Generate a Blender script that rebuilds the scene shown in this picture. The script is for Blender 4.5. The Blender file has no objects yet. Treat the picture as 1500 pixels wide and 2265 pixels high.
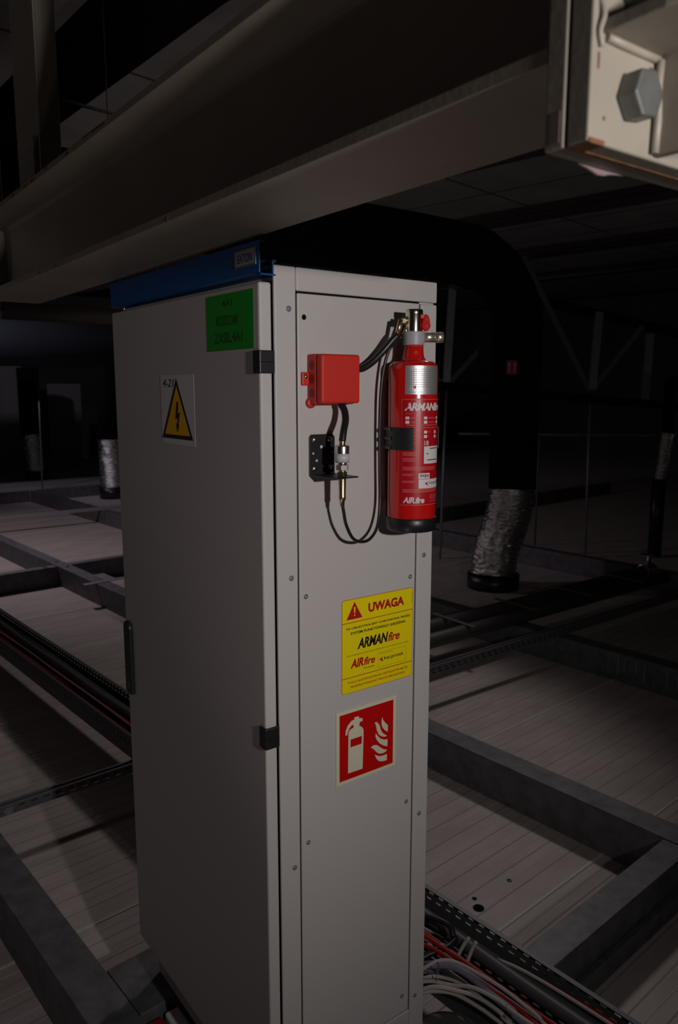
import bpy, bmesh, math, random
from mathutils import Vector, Matrix
random.seed(7)
SC = bpy.context.scene
COL = SC.collection
R90 = math.pi / 2

# ------------------------------------------------------------------ camera, light, exposure
CAM = Vector((-0.7486, -1.2034, 1.8670))
cd = bpy.data.cameras.new('camera')
cam = bpy.data.objects.new('camera', cd); COL.objects.link(cam)
rx, up, fw = Vector((0.80302, -0.59596, 0)), Vector((0.09424, 0.12699, 0.98742)), Vector((0.58846, 0.79291, -0.15814))
cam.matrix_world = Matrix(((rx.x, up.x, -fw.x, CAM.x), (rx.y, up.y, -fw.y, CAM.y), (rx.z, up.z, -fw.z, CAM.z), (0, 0, 0, 1)))
cd.sensor_fit = 'VERTICAL'; cd.sensor_height = 23.5; cd.lens = 23.5 * 1696.1 / 2265
cd.clip_start = 0.02; cd.clip_end = 80
cd.dof.use_dof = True; cd.dof.focus_distance = 1.72; cd.dof.aperture_fstop = 4.0
SC.camera = cam

w = bpy.data.worlds.new('dark_hall'); SC.world = w; w.use_nodes = True
w.node_tree.nodes['Background'].inputs[0].default_value = (0.9, 0.92, 1.0, 1)
w.node_tree.nodes['Background'].inputs[1].default_value = 0.004


def lamp(name, kind, loc, power, color, size, target=None, angle=None, blend=0.5):
    l = bpy.data.lights.new(name, kind); l.energy = power; l.color = color
    if kind == 'AREA':
        l.shape = 'RECTANGLE'; l.size, l.size_y = size
    else:
        l.shadow_soft_size = size
    if kind == 'SPOT':
        l.spot_size = angle; l.spot_blend = blend
    o = bpy.data.objects.new(name, l); COL.objects.link(o); o.location = loc
    if target is not None:
        o.rotation_euler = (Vector(target) - Vector(loc)).to_track_quat('-Z', 'Y').to_euler()
    return o


lamp('flash_lamp', 'SPOT', (-0.24, -2.0, 2.02), 79, (1.0, 0.925, 0.905), 0.035, (0.12, 0, 2.02), math.radians(110), 1.0)
lamp('hall_lamp', 'SPOT', (3.4, 2.6, 4.2), 105, (1.0, 0.88, 0.88), 0.20, (0.2, 2.2, 0), math.radians(74))
lamp('ceiling_fill', 'SPOT', (9.0, 1.2, 1.6), 8, (1.0, 0.95, 0.90), 0.15, (8.0, 5.0, 4.5), math.radians(110))  # added upward fill to brighten the ceiling, no actual fixture
lamp('side_lamp', 'POINT', (-2.6, 1.9, 1.6), 5.5, (1.0, 0.80, 0.84), 0.10)
lamp('beam_underside_fill', 'SPOT', (-0.95, -0.75, 0.30), 7.5, (1.0, 0.84, 0.79), 0.10, (-0.12, -0.25, 2.13), math.radians(72), 1.0)  # invented fill from below, stands in for light bounced onto the beam underside
lamp('far_lamp', 'SPOT', (0.9, 7.4, 2.9), 105, (1.0, 0.84, 0.93), 0.12, (2.4, 7.6, 0), math.radians(120))
lamp('duct_fill', 'SPOT', (0.6, 11.0, 4.1), 120, (0.80, 0.80, 1.0), 0.10, (4.0, 13.0, 2.9), math.radians(100))  # extra bluish fill put in only to lift the wide far duct

vs = SC.view_settings
SC.display_settings.display_device = 'sRGB'
vs.view_transform = 'Standard'; vs.look = 'None'; vs.exposure = 0.0; vs.gamma = 1.0; vs.use_curve_mapping = False

# ------------------------------------------------------------------ materials
MATS = {}


def mat(name, color, rough=0.5, metal=0.0, noise=0.0, scale=20.0, bump=0.0, bscale=200.0, emit=None, coat=0.0, spec=0.5, dark=None, stretch=None):
    if name in MATS:
        return MATS[name]
    m = bpy.data.materials.new(name); m.use_nodes = True
    nt = m.node_tree; b = nt.nodes['Principled BSDF']
    b.inputs['Base Color'].default_value = (*color, 1); b.inputs['Roughness'].default_value = rough
    b.inputs['Metallic'].default_value = metal; b.inputs['Coat Weight'].default_value = coat
    b.inputs['Specular IOR Level'].default_value = spec
    if noise or bump:
        tc = nt.nodes.new('ShaderNodeTexCoord')
        src = tc.outputs['Object']
        if stretch:
            mp = nt.nodes.new('ShaderNodeMapping'); mp.inputs['Scale'].default_value = stretch
            nt.links.new(src, mp.inputs['Vector']); src = mp.outputs['Vector']
    if noise:
        n = nt.nodes.new('ShaderNodeTexNoise'); n.inputs['Scale'].default_value = scale; n.inputs['Detail'].default_value = 6
        n.inputs['Roughness'].default_value = 0.65
        nt.links.new(src, n.inputs['Vector'])
        r = nt.nodes.new('ShaderNodeValToRGB')
        d = dark if dark else tuple(c * (1 - noise) for c in color)
        r.color_ramp.elements[0].color = (*d, 1); r.color_ramp.elements[0].position = 0.36
        r.color_ramp.elements[1].color = (*tuple(min(1, c * (1 + noise * 0.3)) for c in color), 1); r.color_ramp.elements[1].position = 0.62
        nt.links.new(n.outputs['Fac'], r.inputs['Fac']); nt.links.new(r.outputs['Color'], b.inputs['Base Color'])
    if bump:
        n2 = nt.nodes.new('ShaderNodeTexNoise'); n2.inputs['Scale'].default_value = bscale; n2.inputs['Detail'].default_value = 3
        nt.links.new(src, n2.inputs['Vector'])
        bp = nt.nodes.new('ShaderNodeBump'); bp.inputs['Strength'].default_value = bump; bp.inputs['Distance'].default_value = 0.004
        nt.links.new(n2.outputs['Fac'], bp.inputs['Height']); nt.links.new(bp.outputs['Normal'], b.inputs['Normal'])
    if emit:
        b.inputs['Emission Color'].default_value = (*emit[0], 1); b.inputs['Emission Strength'].default_value = emit[1]
    MATS[name] = m
    return m


M_CAB = mat('light grey powder coat', (0.50, 0.48, 0.468), 0.48, bump=0.06, bscale=900)
M_BLUE = mat('blue paint', (0.002, 0.075, 0.28), 0.45)
M_BLACK = mat('black plastic', (0.012, 0.012, 0.013), 0.42)
M_RUBBER = mat('black rubber', (0.010, 0.010, 0.012), 0.38)
M_MATTE = mat('black insulation', (0.004, 0.004, 0.0045), 0.9, spec=0.15)
M_RED = mat('glossy red paint', (0.52, 0.008, 0.006), 0.22, coat=0.5)
M_REDPL = mat('red plastic', (0.56, 0.022, 0.012), 0.5)
M_CHROME = mat('chrome', (0.72, 0.67, 0.58), 0.18, 1.0)
M_BRASS = mat('brass', (0.55, 0.44, 0.27), 0.32, 1.0)
M_NICKEL = mat('nickel plated brass', (0.75, 0.68, 0.55), 0.36, 0.9)
M_ZINC = mat('zinc screw', (0.50, 0.51, 0.55), 0.32, 1.0)
M_STEEL = mat('stainless steel', (0.60, 0.58, 0.56), 0.28, 1.0)
M_SILVER = mat('silver foil label', (0.56, 0.55, 0.56), 0.42, 0.8)
M_GALV = mat('galvanized steel', (0.145, 0.15, 0.16), 0.55, 0.35, noise=0.30, scale=14, bump=0.05, bscale=60)
M_GALVL = mat('bright galvanized steel', (0.32, 0.33, 0.36), 0.45, 0.55, noise=0.2, scale=30)
M_BEAM = mat('cream painted steel', (0.27, 0.245, 0.20), 0.5, noise=0.10, scale=6, bump=0.05, bscale=90)
M_RUST = mat('rusty paint', (0.16, 0.065, 0.025), 0.8, noise=0.5, scale=60)
M_WHITE = mat('white print', (0.62, 0.60, 0.59), 0.5)
M_PAPER = mat('white paper', (0.62, 0.59, 0.60), 0.6)
M_YEL = mat('yellow vinyl', (0.80, 0.66, 0.002), 0.55, spec=0.2)
M_AMBER = mat('amber vinyl', (0.80, 0.42, 0.006), 0.6, spec=0.2)
M_INK = mat('black ink', (0.010, 0.009, 0.008), 0.5)
M_REDINK = mat('red ink', (0.44, 0.010, 0.012), 0.6, spec=0.15)
M_ORINK = mat('orange red ink', (0.46, 0.05, 0.006), 0.5)
M_GREEN = mat('green vinyl', (0.004, 0.30, 0.012), 0.5)
M_GREENINK = mat('dark green ink', (0.003, 0.10, 0.006), 0.5)
M_SIGNRED = mat('sign red', (0.50, 0.002, 0.002), 0.6, spec=0.15)
M_GLOW = mat('photoluminescent cream', (0.64, 0.62, 0.46), 0.5)
M_PRINTRED = mat('label red', (0.40, 0.004, 0.012), 0.35)
M_PINKINK = mat('pale red print', (0.50, 0.10, 0.08), 0.5)
M_GREYLAB = mat('grey label band', (0.34, 0.34, 0.38), 0.45)
M_PANEL = mat('sandwich panel sheet', (0.46, 0.41, 0.40), 0.5, noise=0.16, scale=2.2, dark=(0.38, 0.335, 0.31), bump=0.03, bscale=40, stretch=(1.0, 3.0, 1.0))
M_SEAM = mat('panel joint', (0.55, 0.51, 0.49), 0.55)
M_GROOVE = mat('panel groove', (0.30, 0.26, 0.25), 0.7)
M_RIB = mat('panel rib', (0.52, 0.47, 0.46), 0.4)
M_CEIL = mat('ceiling panel', (0.50, 0.50, 0.47), 0.8, noise=0.2, scale=1.5)
M_PURLIN = mat('dark purlin', (0.11, 0.09, 0.095), 0.7)
M_WALL = mat('dark wall board', (0.09, 0.075, 0.07), 0.85, noise=0.3, scale=1.2)
M_DUCT = mat('dark grey duct wrap', (0.04, 0.04, 0.05), 0.5, spec=0.4)
M_PIPE = mat('dull silver pipe', (0.12, 0.115, 0.10), 0.5, 0.4)
M_WHCAB = mat('white cable sheath', (0.42, 0.38, 0.37), 0.5)
M_GRCAB = mat('grey cable sheath', (0.07, 0.072, 0.075), 0.5)
M_LILAC = mat('lilac grey cable sheath', (0.20, 0.19, 0.26), 0.5)
M_REDCAB = mat('red cable sheath', (0.30, 0.008, 0.008), 0.45)
M_BLUECAP = mat('small blue badge', (0.02, 0.06, 0.20), 0.4)


def foil_material():
    m = bpy.data.materials.new('crinkled aluminium foil'); m.use_nodes = True
    nt = m.node_tree; b = nt.nodes['Principled BSDF']
    b.inputs['Base Color'].default_value = (0.80, 0.78, 0.76, 1); b.inputs['Metallic'].default_value = 1; b.inputs['Roughness'].default_value = 0.13
    tc = nt.nodes.new('ShaderNodeTexCoord'); mp = nt.nodes.new('ShaderNodeMapping'); mp.inputs['Scale'].default_value = (7, 7, 22)
    v = nt.nodes.new('ShaderNodeTexVoronoi'); v.inputs['Scale'].default_value = 2.2
    n = nt.nodes.new('ShaderNodeTexNoise'); n.inputs['Scale'].default_value = 3.5; n.inputs['Detail'].default_value = 6
    ad = nt.nodes.new('ShaderNodeMath'); ad.operation = 'ADD'
    bp = nt.nodes.new('ShaderNodeBump'); bp.inputs['Strength'].default_value = 1.0; bp.inputs['Distance'].default_value = 0.014
    nt.links.new(tc.outputs['Object'], mp.inputs['Vector'])
    for q in (v, n):
        nt.links.new(mp.outputs['Vector'], q.inputs['Vector'])
    nt.links.new(v.outputs['Distance'], ad.inputs[0]); nt.links.new(n.outputs['Fac'], ad.inputs[1])
    nt.links.new(ad.outputs[0], bp.inputs['Height']); nt.links.new(bp.outputs['Normal'], b.inputs['Normal'])
    return m


M_FOIL = foil_material()


def slot_material(name, base, pitch, duty, rows, half, axis, near_only=False):
    """sheet steel with real see-through slots: rows of heights, spaced along one axis"""
    m = bpy.data.materials.new(name); m.use_nodes = True
    nt = m.node_tree; b = nt.nodes['Principled BSDF']; out = nt.nodes['Material Output']
    b.inputs['Base Color'].default_value = (*base, 1); b.inputs['Metallic'].default_value = 0.35; b.inputs['Roughness'].default_value = 0.5

    def mth(op, a, bb=None):
        n = nt.nodes.new('ShaderNodeMath'); n.operation = op
        for k, v in enumerate((a, bb)):
            if v is None:
                continue
            if isinstance(v, (int, float)):
                n.inputs[k].default_value = v
            else:
                nt.links.new(v, n.inputs[k])
        return n.outputs[0]
    tc = nt.nodes.new('ShaderNodeTexCoord'); sp = nt.nodes.new('ShaderNodeSeparateXYZ'); nt.links.new(tc.outputs['Object'], sp.inputs[0])
    z = sp.outputs['Z']; total = None
    for k, zr in enumerate(rows):
        f = mth('FRACT', mth('ADD', mth('DIVIDE', sp.outputs[axis], pitch), 0.25 * k))
        a = mth('MULTIPLY', mth('LESS_THAN', f, duty), mth('LESS_THAN', mth('ABSOLUTE', mth('SUBTRACT', z, zr)), half))
        total = a if total is None else mth('MAXIMUM', total, a)
    if near_only:
        total = mth('MULTIPLY', total, mth('LESS_THAN', sp.outputs['Y'], 0.0))
    tr = nt.nodes.new('ShaderNodeBsdfTransparent'); mx = nt.nodes.new('ShaderNodeMixShader')
    nt.links.new(total, mx.inputs[0]); nt.links.new(b.outputs[0], mx.inputs[1]); nt.links.new(tr.outputs[0], mx.inputs[2]); nt.links.new(mx.outputs[0], out.inputs['Surface'])
    return m


M_SLOT1 = slot_material('slotted rail steel', (0.34, 0.34, 0.37), 0.05, 0.5, (0.021,), 0.0035, 'X', True)
M_SLOT2 = slot_material('double slotted rail steel', (0.15, 0.155, 0.165), 0.05, 0.5, (0.013, 0.028), 0.0035, 'X', True)
M_SLOT3 = slot_material('tall double slotted rail steel', (0.15, 0.155, 0.165), 0.055, 0.5, (0.018, 0.038), 0.005, 'X', True)
M_TRAY = slot_material('perforated tray steel', (0.12, 0.122, 0.13), 0.04, 0.5, (0.066, 0.088), 0.0035, 'Y')


# ------------------------------------------------------------------ mesh helpers
GA = math.radians(4.5)                       # the floor grid is turned a little against the cabinet


def gw(x, y, z=0.0):
    return Vector((x * math.cos(GA) - y * math.sin(GA), x * math.sin(GA) + y * math.cos(GA), z))


class MB:
    """collects shapes into one mesh"""
    def __init__(self):
        self.bm = bmesh.new()

    def box(self, x0, x1, y0, y1, z0, z1):
        v = [self.bm.verts.new(p) for p in ((x0, y0, z0), (x1, y0, z0), (x1, y1, z0), (x0, y1, z0), (x0, y0, z1), (x1, y0, z1), (x1, y1, z1), (x0, y1, z1))]
        for f in ((0, 3, 2, 1), (4, 5, 6, 7), (0, 1, 5, 4), (1, 2, 6, 5), (2, 3, 7, 6), (3, 0, 4, 7)):
            self.bm.faces.new([v[i] for i in f])
        return self

    def quadbox(self, pts, n):
        """a solid from a planar outline pts pushed along vector n"""
        n = Vector(n)
        a = [self.bm.verts.new(p) for p in pts]; b = [self.bm.verts.new(Vector(p) + n) for p in pts]
        self.bm.faces.new(a[::-1]); self.bm.faces.new(b)
        k = len(a)
        for i in range(k):
            self.bm.faces.new((a[i], a[(i + 1) % k], b[(i + 1) % k], b[i]))
        return self

    def bar(self, p0, p1, wx, wy, upv=(0, 0, 1)):
        p0, p1 = Vector(p0), Vector(p1); d = (p1 - p0).normalized()
        s = d.cross(Vector(upv))
        s = s.normalized() if s.length > 1e-4 else Vector((1, 0, 0))
        t = s.cross(d).normalized()
        self.quadbox([p0 + s * wx / 2 * a + t * wy / 2 * b for a, b in ((-1, -1), (1, -1), (1, 1), (-1, 1))], p1 - p0)
        return self

    def tube(self, path, r, seg=12, cap=True):
        path = [Vector(p) for p in path]
        rs = r if isinstance(r, (list, tuple)) else [r] * len(path)
        rings = []; nrm = None
        for i, p in enumerate(path):
            t = (path[min(i + 1, len(path) - 1)] - path[max(i - 1, 0)]).normalized()
            if nrm is None:
                nrm = t.orthogonal().normalized()
            else:
                nrm = (nrm - t * nrm.dot(t)).normalized()
            bn = t.cross(nrm)
            rings.append([self.bm.verts.new(p + (nrm * math.cos(2 * math.pi * k / seg) + bn * math.sin(2 * math.pi * k / seg)) * rs[i]) for k in range(seg)])
        for a, b in zip(rings, rings[1:]):
            for k in range(seg):
                f = self.bm.faces.new((a[k], a[(k + 1) % seg], b[(k + 1) % seg], b[k])); f.smooth = True
        if cap:
            self.bm.faces.new(rings[0][::-1]); self.bm.faces.new(rings[-1])
        return self

    def cyl(self, p0, p1, r, seg=20):
        return self.tube([p0, p1], r, seg)

    def lathe(self, prof, seg=48, c=(0, 0)):
        rings = []
        for r, z in prof:
            rings.append([self.bm.verts.new((c[0] + r * math.cos(2 * math.pi * k / seg), c[1] + r * math.sin(2 * math.pi * k / seg), z)) for k in range(seg)])
        for a, b in zip(rings, rings[1:]):
            for k in range(seg):
                f = self.bm.faces.new((a[k], a[(k + 1) % seg], b[(k + 1) % seg], b[k])); f.smooth = True
        if prof[0][0] > 1e-4:
            self.bm.faces.new(rings[0][::-1])
        if prof[-1][0] > 1e-4:
            self.bm.faces.new(rings[-1])
        return self

    def hexa(self, c, axis, r, h, rot=0.0, seg=6):
        c, ax = Vector(c), Vector(axis).normalized(); s = ax.orthogonal().normalized(); t = ax.cross(s)
        self.quadbox([c + (s * math.cos(rot + 2 * math.pi * k / seg) + t * math.sin(rot + 2 * math.pi * k / seg)) * r for k in range(seg)], ax * h)
        return self

    def raw(self, verts, faces):
        v = [self.bm.verts.new(p) for p in verts]
        for f in faces:
            try:
                self.bm.faces.new([v[i] for i in f])
            except ValueError:
                pass
        return self

    def build(self, name, m, parent=None, bevel=0.0, seg=2, smooth_angle=None):
        bmesh.ops.recalc_face_normals(self.bm, faces=self.bm.faces[:])
        me = bpy.data.meshes.new(name); self.bm.to_mesh(me); self.bm.free()
        me.materials.append(m)
        o = bpy.data.objects.new(name, me); COL.objects.link(o)
        if parent is not None:
            o.parent = parent
        if bevel:
            md = o.modifiers.new('bevel', 'BEVEL'); md.width = bevel; md.segments = seg; md.limit_method = 'ANGLE'; md.angle_limit = math.radians(50)
        return o


def tag(o, label=None, cat=None, group=None, kind=None):
    for k, v in (('label', label), ('category', cat), ('group', group), ('kind', kind)):
        if v:
            o[k] = v
    return o


def thing(name, label, cat, loc=(0, 0, 0), rz=0.0, group=None):
    o = bpy.data.objects.new(name, None); COL.objects.link(o)
    o.empty_display_size = 0.05
    o.location = loc; o.rotation_euler = (0, 0, rz)
    return tag(o, label, cat, group)


def struct(o):
    o['kind'] = 'structure'
    return o


def place(o, loc, rz=0.0):
    o.location = loc; o.rotation_euler = (0, 0, rz)
    return o


def spline(pts, n=8):
    pts = [Vector(p) for p in pts]
    P = [pts[0] * 2 - pts[1]] + pts + [pts[-1] * 2 - pts[-2]]
    out = []
    for i in range(1, len(P) - 2):
        a, b, c, d = P[i - 1:i + 3]
        for k in range(n):
            t = k / n
            out.append(0.5 * ((2 * b) + (c - a) * t + (2 * a - 5 * b + 4 * c - d) * t * t + (3 * b - a - 3 * c + d) * t ** 3))
    out.append(pts[-1])
    return out


def text_geo(body, bold=0.0, shear=0.0, space=1.0):
    cu = bpy.data.curves.new('text', 'FONT'); cu.body = body; cu.offset = bold; cu.shear = shear; cu.space_character = space; cu.resolution_u = 3
    o = bpy.data.objects.new('text', cu); COL.objects.link(o)
    bpy.context.view_layer.update()
    me = bpy.data.meshes.new_from_object(o)
    vs_ = [(v.co.x, v.co.y) for v in me.vertices]; fs = [tuple(p.vertices) for p in me.polygons]
    bpy.data.objects.remove(o); bpy.data.curves.remove(cu); bpy.data.meshes.remove(me)
    return vs_, fs


def text_fit(body, x0, x1, y0, y1, **k):
    """letter outlines stretched to fill a box; returns 2-D points and faces"""
    v, f = text_geo(body, **k)
    a0, a1 = min(p[0] for p in v), max(p[0] for p in v); b0, b1 = min(p[1] for p in v), max(p[1] for p in v)
    return [(x0 + (p[0] - a0) / (a1 - a0) * (x1 - x0), y0 + (p[1] - b0) / (b1 - b0) * (y1 - y0)) for p in v], f


class Flat:
    """flat printed shapes on a plane: o + u*x + v*y, lifted along n"""
    def __init__(self, o, u, v, n):
        self.o, self.u, self.v, self.n = Vector(o), Vector(u), Vector(v), Vector(n)

    def p(self, x, y, h):
        return self.o + self.u * x + self.v * y + self.n * h

    def shape(self, mb, pts, h, t=0.0002):
        mb.quadbox([self.p(x, y, h) for x, y in pts], self.n * t)

    def rect(self, mb, x0, x1, y0, y1, h, t=0.0002):
        self.shape(mb, [(x0, y0), (x1, y0), (x1, y1), (x0, y1)], h, t)

    def rrect(self, mb, x0, x1, y0, y1, r, h, t=0.0002):
        pts = []
        for cx, cy, a in ((x1 - r, y0 + r, -R90), (x1 - r, y1 - r, 0), (x0 + r, y1 - r, R90), (x0 + r, y0 + r, 2 * R90)):
            pts += [(cx + r * math.cos(a + k * R90 / 4), cy + r * math.sin(a + k * R90 / 4)) for k in range(5)]
        self.shape(mb, pts, h, t)

    def text(self, mb, body, x0, x1, y0, y1, h, **k):
        v, f = text_fit(body, x0, x1, y0, y1, **k)
        mb.raw([self.p(a, b, h) for a, b in v], f)


# ------------------------------------------------------------------ setting: floor, ceiling, far walls
def make_floor():
    mb, sm, gr, rb = MB(), MB(), MB(), MB()
    X0, X1 = -4.0, 20.0
    mb.box(X0, X1, -4.0, 20.0, -0.06, 0.0)
    f = struct(place(mb.build('floor', M_PANEL), (0, 0, 0), GA))
    y = -3.53
    i = 0
    while y < 20:
        k = i % 10
        if k == 0:
            sm.box(X0, X1, y - 0.006, y + 0.006, -0.001, 0.0035)
        else:
            gr.box(X0, X1, y - 0.0025, y + 0.0025, -0.001, 0.0006)
            rb.box(X0, X1, y + 0.046, y + 0.049, -0.001, 0.0012)
        y += 0.096; i += 1
    sm.build('panel_joints', M_SEAM, f); gr.build('panel_grooves', M_GROOVE, f); rb.build('panel_ribs', M_RIB, f)


make_floor()
CA = math.radians(100)                        # direction of the ceiling purlins
CU, CV = Vector((math.cos(CA), math.sin(CA), 0)), Vector((math.sin(CA), -math.cos(CA), 0))


def make_ceiling():
    mb = MB(); mb.box(-22, 26, -8, 26, 4.50, 4.60)
    c = struct(place(mb.build('ceiling', M_CEIL), (0, 0, 0), CA - R90))
    g = MB()
    y = -7.0
    while y < 25:
        g.box(-6, 20, y - 0.012, y + 0.012, 4.494, 4.501); y += 2.4
    x = -4.2
    while x < 20:
        g.box(x - 0.01, x + 0.01, -8, 25, 4.495, 4.501); x += 1.15
    g.build('panel_joints', M_PURLIN, c)


make_ceiling()
for i, x in enumerate((-3.1, 0.6, 3.9, 6.7, 9.6, 12.6, 15.6)):
    mb = MB(); mb.box(-0.19, 0.19, -7, 20, 4.34, 4.36); mb.box(-0.14, -0.12, -7, 20, 4.36, 4.495); mb.box(0.12, 0.14, -7, 20, 4.36, 4.495)
    o = place(mb.build('ceiling_purlin', M_PURLIN), CV * x, CA - R90)
    tag(o, 'dark steel purlin running under the ceiling panels', 'purlin', 'ceiling purlins', 'structure')

mb = MB(); mb.box(-4, 20, 19.6, 19.8, -0.05, 4.5); struct(place(mb.build('wall_back', M_WALL), (0, 0, 0), GA))
mb = MB(); mb.box(19.6, 19.8, -4, 19.6, -0.05, 4.5); struct(place(mb.build('wall_right', M_WALL), (0, 0, 0), GA))
mb = MB(); mb.box(4.47, 5.22, 17.0, 17.05, 0.0, 1.99)
tag(mb.build('wall_board', mat('pale wall board', (0.20, 0.18, 0.17), 0.8)), 'pale upright board standing against the far wall beside the cabinet', 'board')
mb = MB(); mb.box(3.2, 3.92, 17.0, 17.05, 0.0, 2.6)
tag(mb.build('wall_board', mat('pale wall board', (0.20, 0.18, 0.17), 0.8)), 'pale tall board against the far wall at the left picture edge', 'board')


# ------------------------------------------------------------------ floor frame of galvanized beams (grid coordinates)
def beam_along_y(xc, y0, y1, label, wdt=0.12, h=0.19):
    t = thing('floor_beam', label, 'beam', gw(xc, y0), GA, 'galvanized beams lying on the floor'); t['kind'] = 'thing'
    L = y1 - y0
    m = MB(); m.box(-wdt / 2, wdt / 2, 0, L, h - 0.004, h); m.box(-wdt / 2, -wdt / 2 + 0.004, 0, L, 0.004, h - 0.004)
    m.box(wdt / 2 - 0.004, wdt / 2, 0, L, 0.004, h - 0.004)
    m.build('profile', M_GALV, t, 0.003)
    return t


def beam_along_x(yc, x0, x1, label, wdt=0.10, h=0.186, lip=False):
    t = thing('floor_beam', label, 'beam', gw(x0, yc), GA, 'galvanized beams lying on the floor'); t['kind'] = 'thing'
    L = x1 - x0
    m = MB(); m.box(0, L, -wdt / 2, wdt / 2, h - 0.004, h); m.box(0, L, -wdt / 2, -wdt / 2 + 0.004, 0.004, h - 0.004)
    m.box(0, L, wdt / 2 - 0.004, wdt / 2, 0.004, h - 0.004)
    m.build('profile', M_GALV, t, 0.003)
    if lip:
        m = MB(); m.box(0, L, -wdt / 2 - 0.022, -wdt / 2 - 0.001, 0.0, 0.075); m.build('edge_strip', M_GALV, t, 0.002)
    return t


def bolts_on(t, pts, r=0.011):
    for p in pts:
        m = MB(); m.hexa((p[0], p[1], p[2]), (0, 0, 1), r, 0.008); m.hexa((p[0], p[1], p[2] - 0.003), (0, 0, 1), r * 1.5, 0.003, seg=16)
        m.build('bolt', M_ZINC, t)


bl = beam_along_y(-0.10, -2.4, 11.84, 'galvanized floor beam at the bottom left, running under the slotted rail')
bm_ = beam_along_y(1.905, -2.4, 11.84, 'galvanized floor beam running just right of the grey cabinet')
bn = beam_along_y(3.68, -2.4, 11.84, 'galvanized floor beam with pale drip stains, second to the right of the cabinet')
bo = beam_along_y(6.05, -2.4, 11.84, 'distant dark galvanized floor beam, third to the right of the cabinet')
for k in range(9):
    y = 3.2 + 0.065 * k + random.uniform(-.02, .02)
    m = MB(); m.box(-0.0612, -0.0599, y, y + random.uniform(.002, .006), 0.03 + random.random() * .05, 0.165)
    m.build('drip_stain', mat('pale mineral stain', (0.26, 0.26, 0.27), 0.8), bn)
bc = beam_along_x(0.015, 0.86, 1.84, 'galvanized cross beam with stepped edge at the lower right', lip=True)
bolts_on(bm_, [(0.035, 2.43, 0.193), (-0.03, 2.39, 0.193)])
beam_along_x(0.015, 1.970, 3.615, 'short cross beam at the right edge, past the beam beside the cabinet', lip=True)
bx = beam_along_x(6.1, -0.035, 1.84, 'galvanized cross beam on the far left, beyond the cabled tray')
bolts_on(bx, [(1.77, 0.03, 0.189), (1.77, -0.03, 0.189)])
bolts_on(bm_, [(0.0, 8.36, 0.193), (0.0, 8.64, 0.193)])
beam_along_x(6.1, 1.97, 3.615, 'galvanized cross beam seen left of the cabinet, by the small plate')
beam_along_x(11.9, -4, 3.62, 'farthest galvanized cross beam in the dark at the left')
beam_along_x(11.9, 3.76, 9.0, 'farthest galvanized cross beam behind the leaning foil duct')
beam_along_x(6.1, 3.75, 5.985, 'dark cross beam in the gloom behind the black duct')
beam_along_x(6.1, 6.115, 12.0, 'faint cross beam in the dark at the right edge')


# slotted strut rails lying across the beams
def rail(p0, p1, z, label, h=0.042, wdt=0.042, pitch=0.05, rows=2):
    p0, p1 = Vector(p0), Vector(p1); L = (p1 - p0).length; a = math.atan2((p1 - p0).y, (p1 - p0).x)
    t = thing('slotted_rail', label, 'rail', (p0.x, p0.y, z), a, 'slotted steel rails laid on the beams')
    m = MB()
    hw = wdt / 2
    m.box(0, L, -hw, -hw + 0.003, 0, h); m.box(0, L, hw - 0.003, hw, 0, h); m.box(0, L, -hw + 0.003, hw - 0.003, 0, 0.003)
    m.box(0, L, -hw + 0.003, -hw + 0.011, h - 0.003, h); m.box(0, L, hw - 0.011, hw - 0.003, h - 0.003, h)
    m.build('channel', (M_SLOT1 if rows == 1 else (M_SLOT2 if h < 0.05 else M_SLOT3)), t, 0.0012)
    return t


def kk(xg, yg):
    v = gw(xg, yg); return (v.x, v.y)


rl = rail((-0.42, 1.855), (0.55, 1.915), 0.191, 'slotted steel rail crossing the lower left beside the cabinet')
m = MB(); m.hexa((0.30, -0.021, 0.02), (0, -1, 0), 0.012, 0.008); m.hexa((0.30, -0.021, 0.02), (0, -1, 0), 0.018, 0.002, seg=16); m.build('bolt', M_ZINC, rl)
rail((0.95, 1.94), (6.6, 2.03), 0.191, 'double-slotted steel rail crossing the floor right of the cabinet', h=0.06)
rail(kk(1.2, 9.25), kk(3.9, 9.05), 0.191, 'thin bright-edged slotted rail in the left distance', rows=1)
t = thing('splice_plate', 'small bright galvanized plate on a beam left of the cabinet', 'plate', gw(1.93, 5.22, 0.191), GA)
m = MB(); m.box(-0.19, 0.22, -0.07, 0.0, 0, 0.004); m.build('plate', M_GALVL, t, 0.001)
m = MB(); m.box(0.02, 0.12, 0.0, 0.26, 0, 0.003); m.build('tongue', M_GALVL, t, 0.001)
t = thing('bearing_bracket', 'galvanized bracket carrying the foot of the cabinet', 'bracket', gw(-0.038, 0.60), GA)
m = MB(); m.box(0, 0.33, 0, 0.215, 0.186, 0.190); m.box(0, 0.33, 0, 0.004, 0.0, 0.186); m.box(0, 0.33, 0.211, 0.215, 0.0, 0.186)
m.build('channel', M_GALV, t, 0.002)
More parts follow.
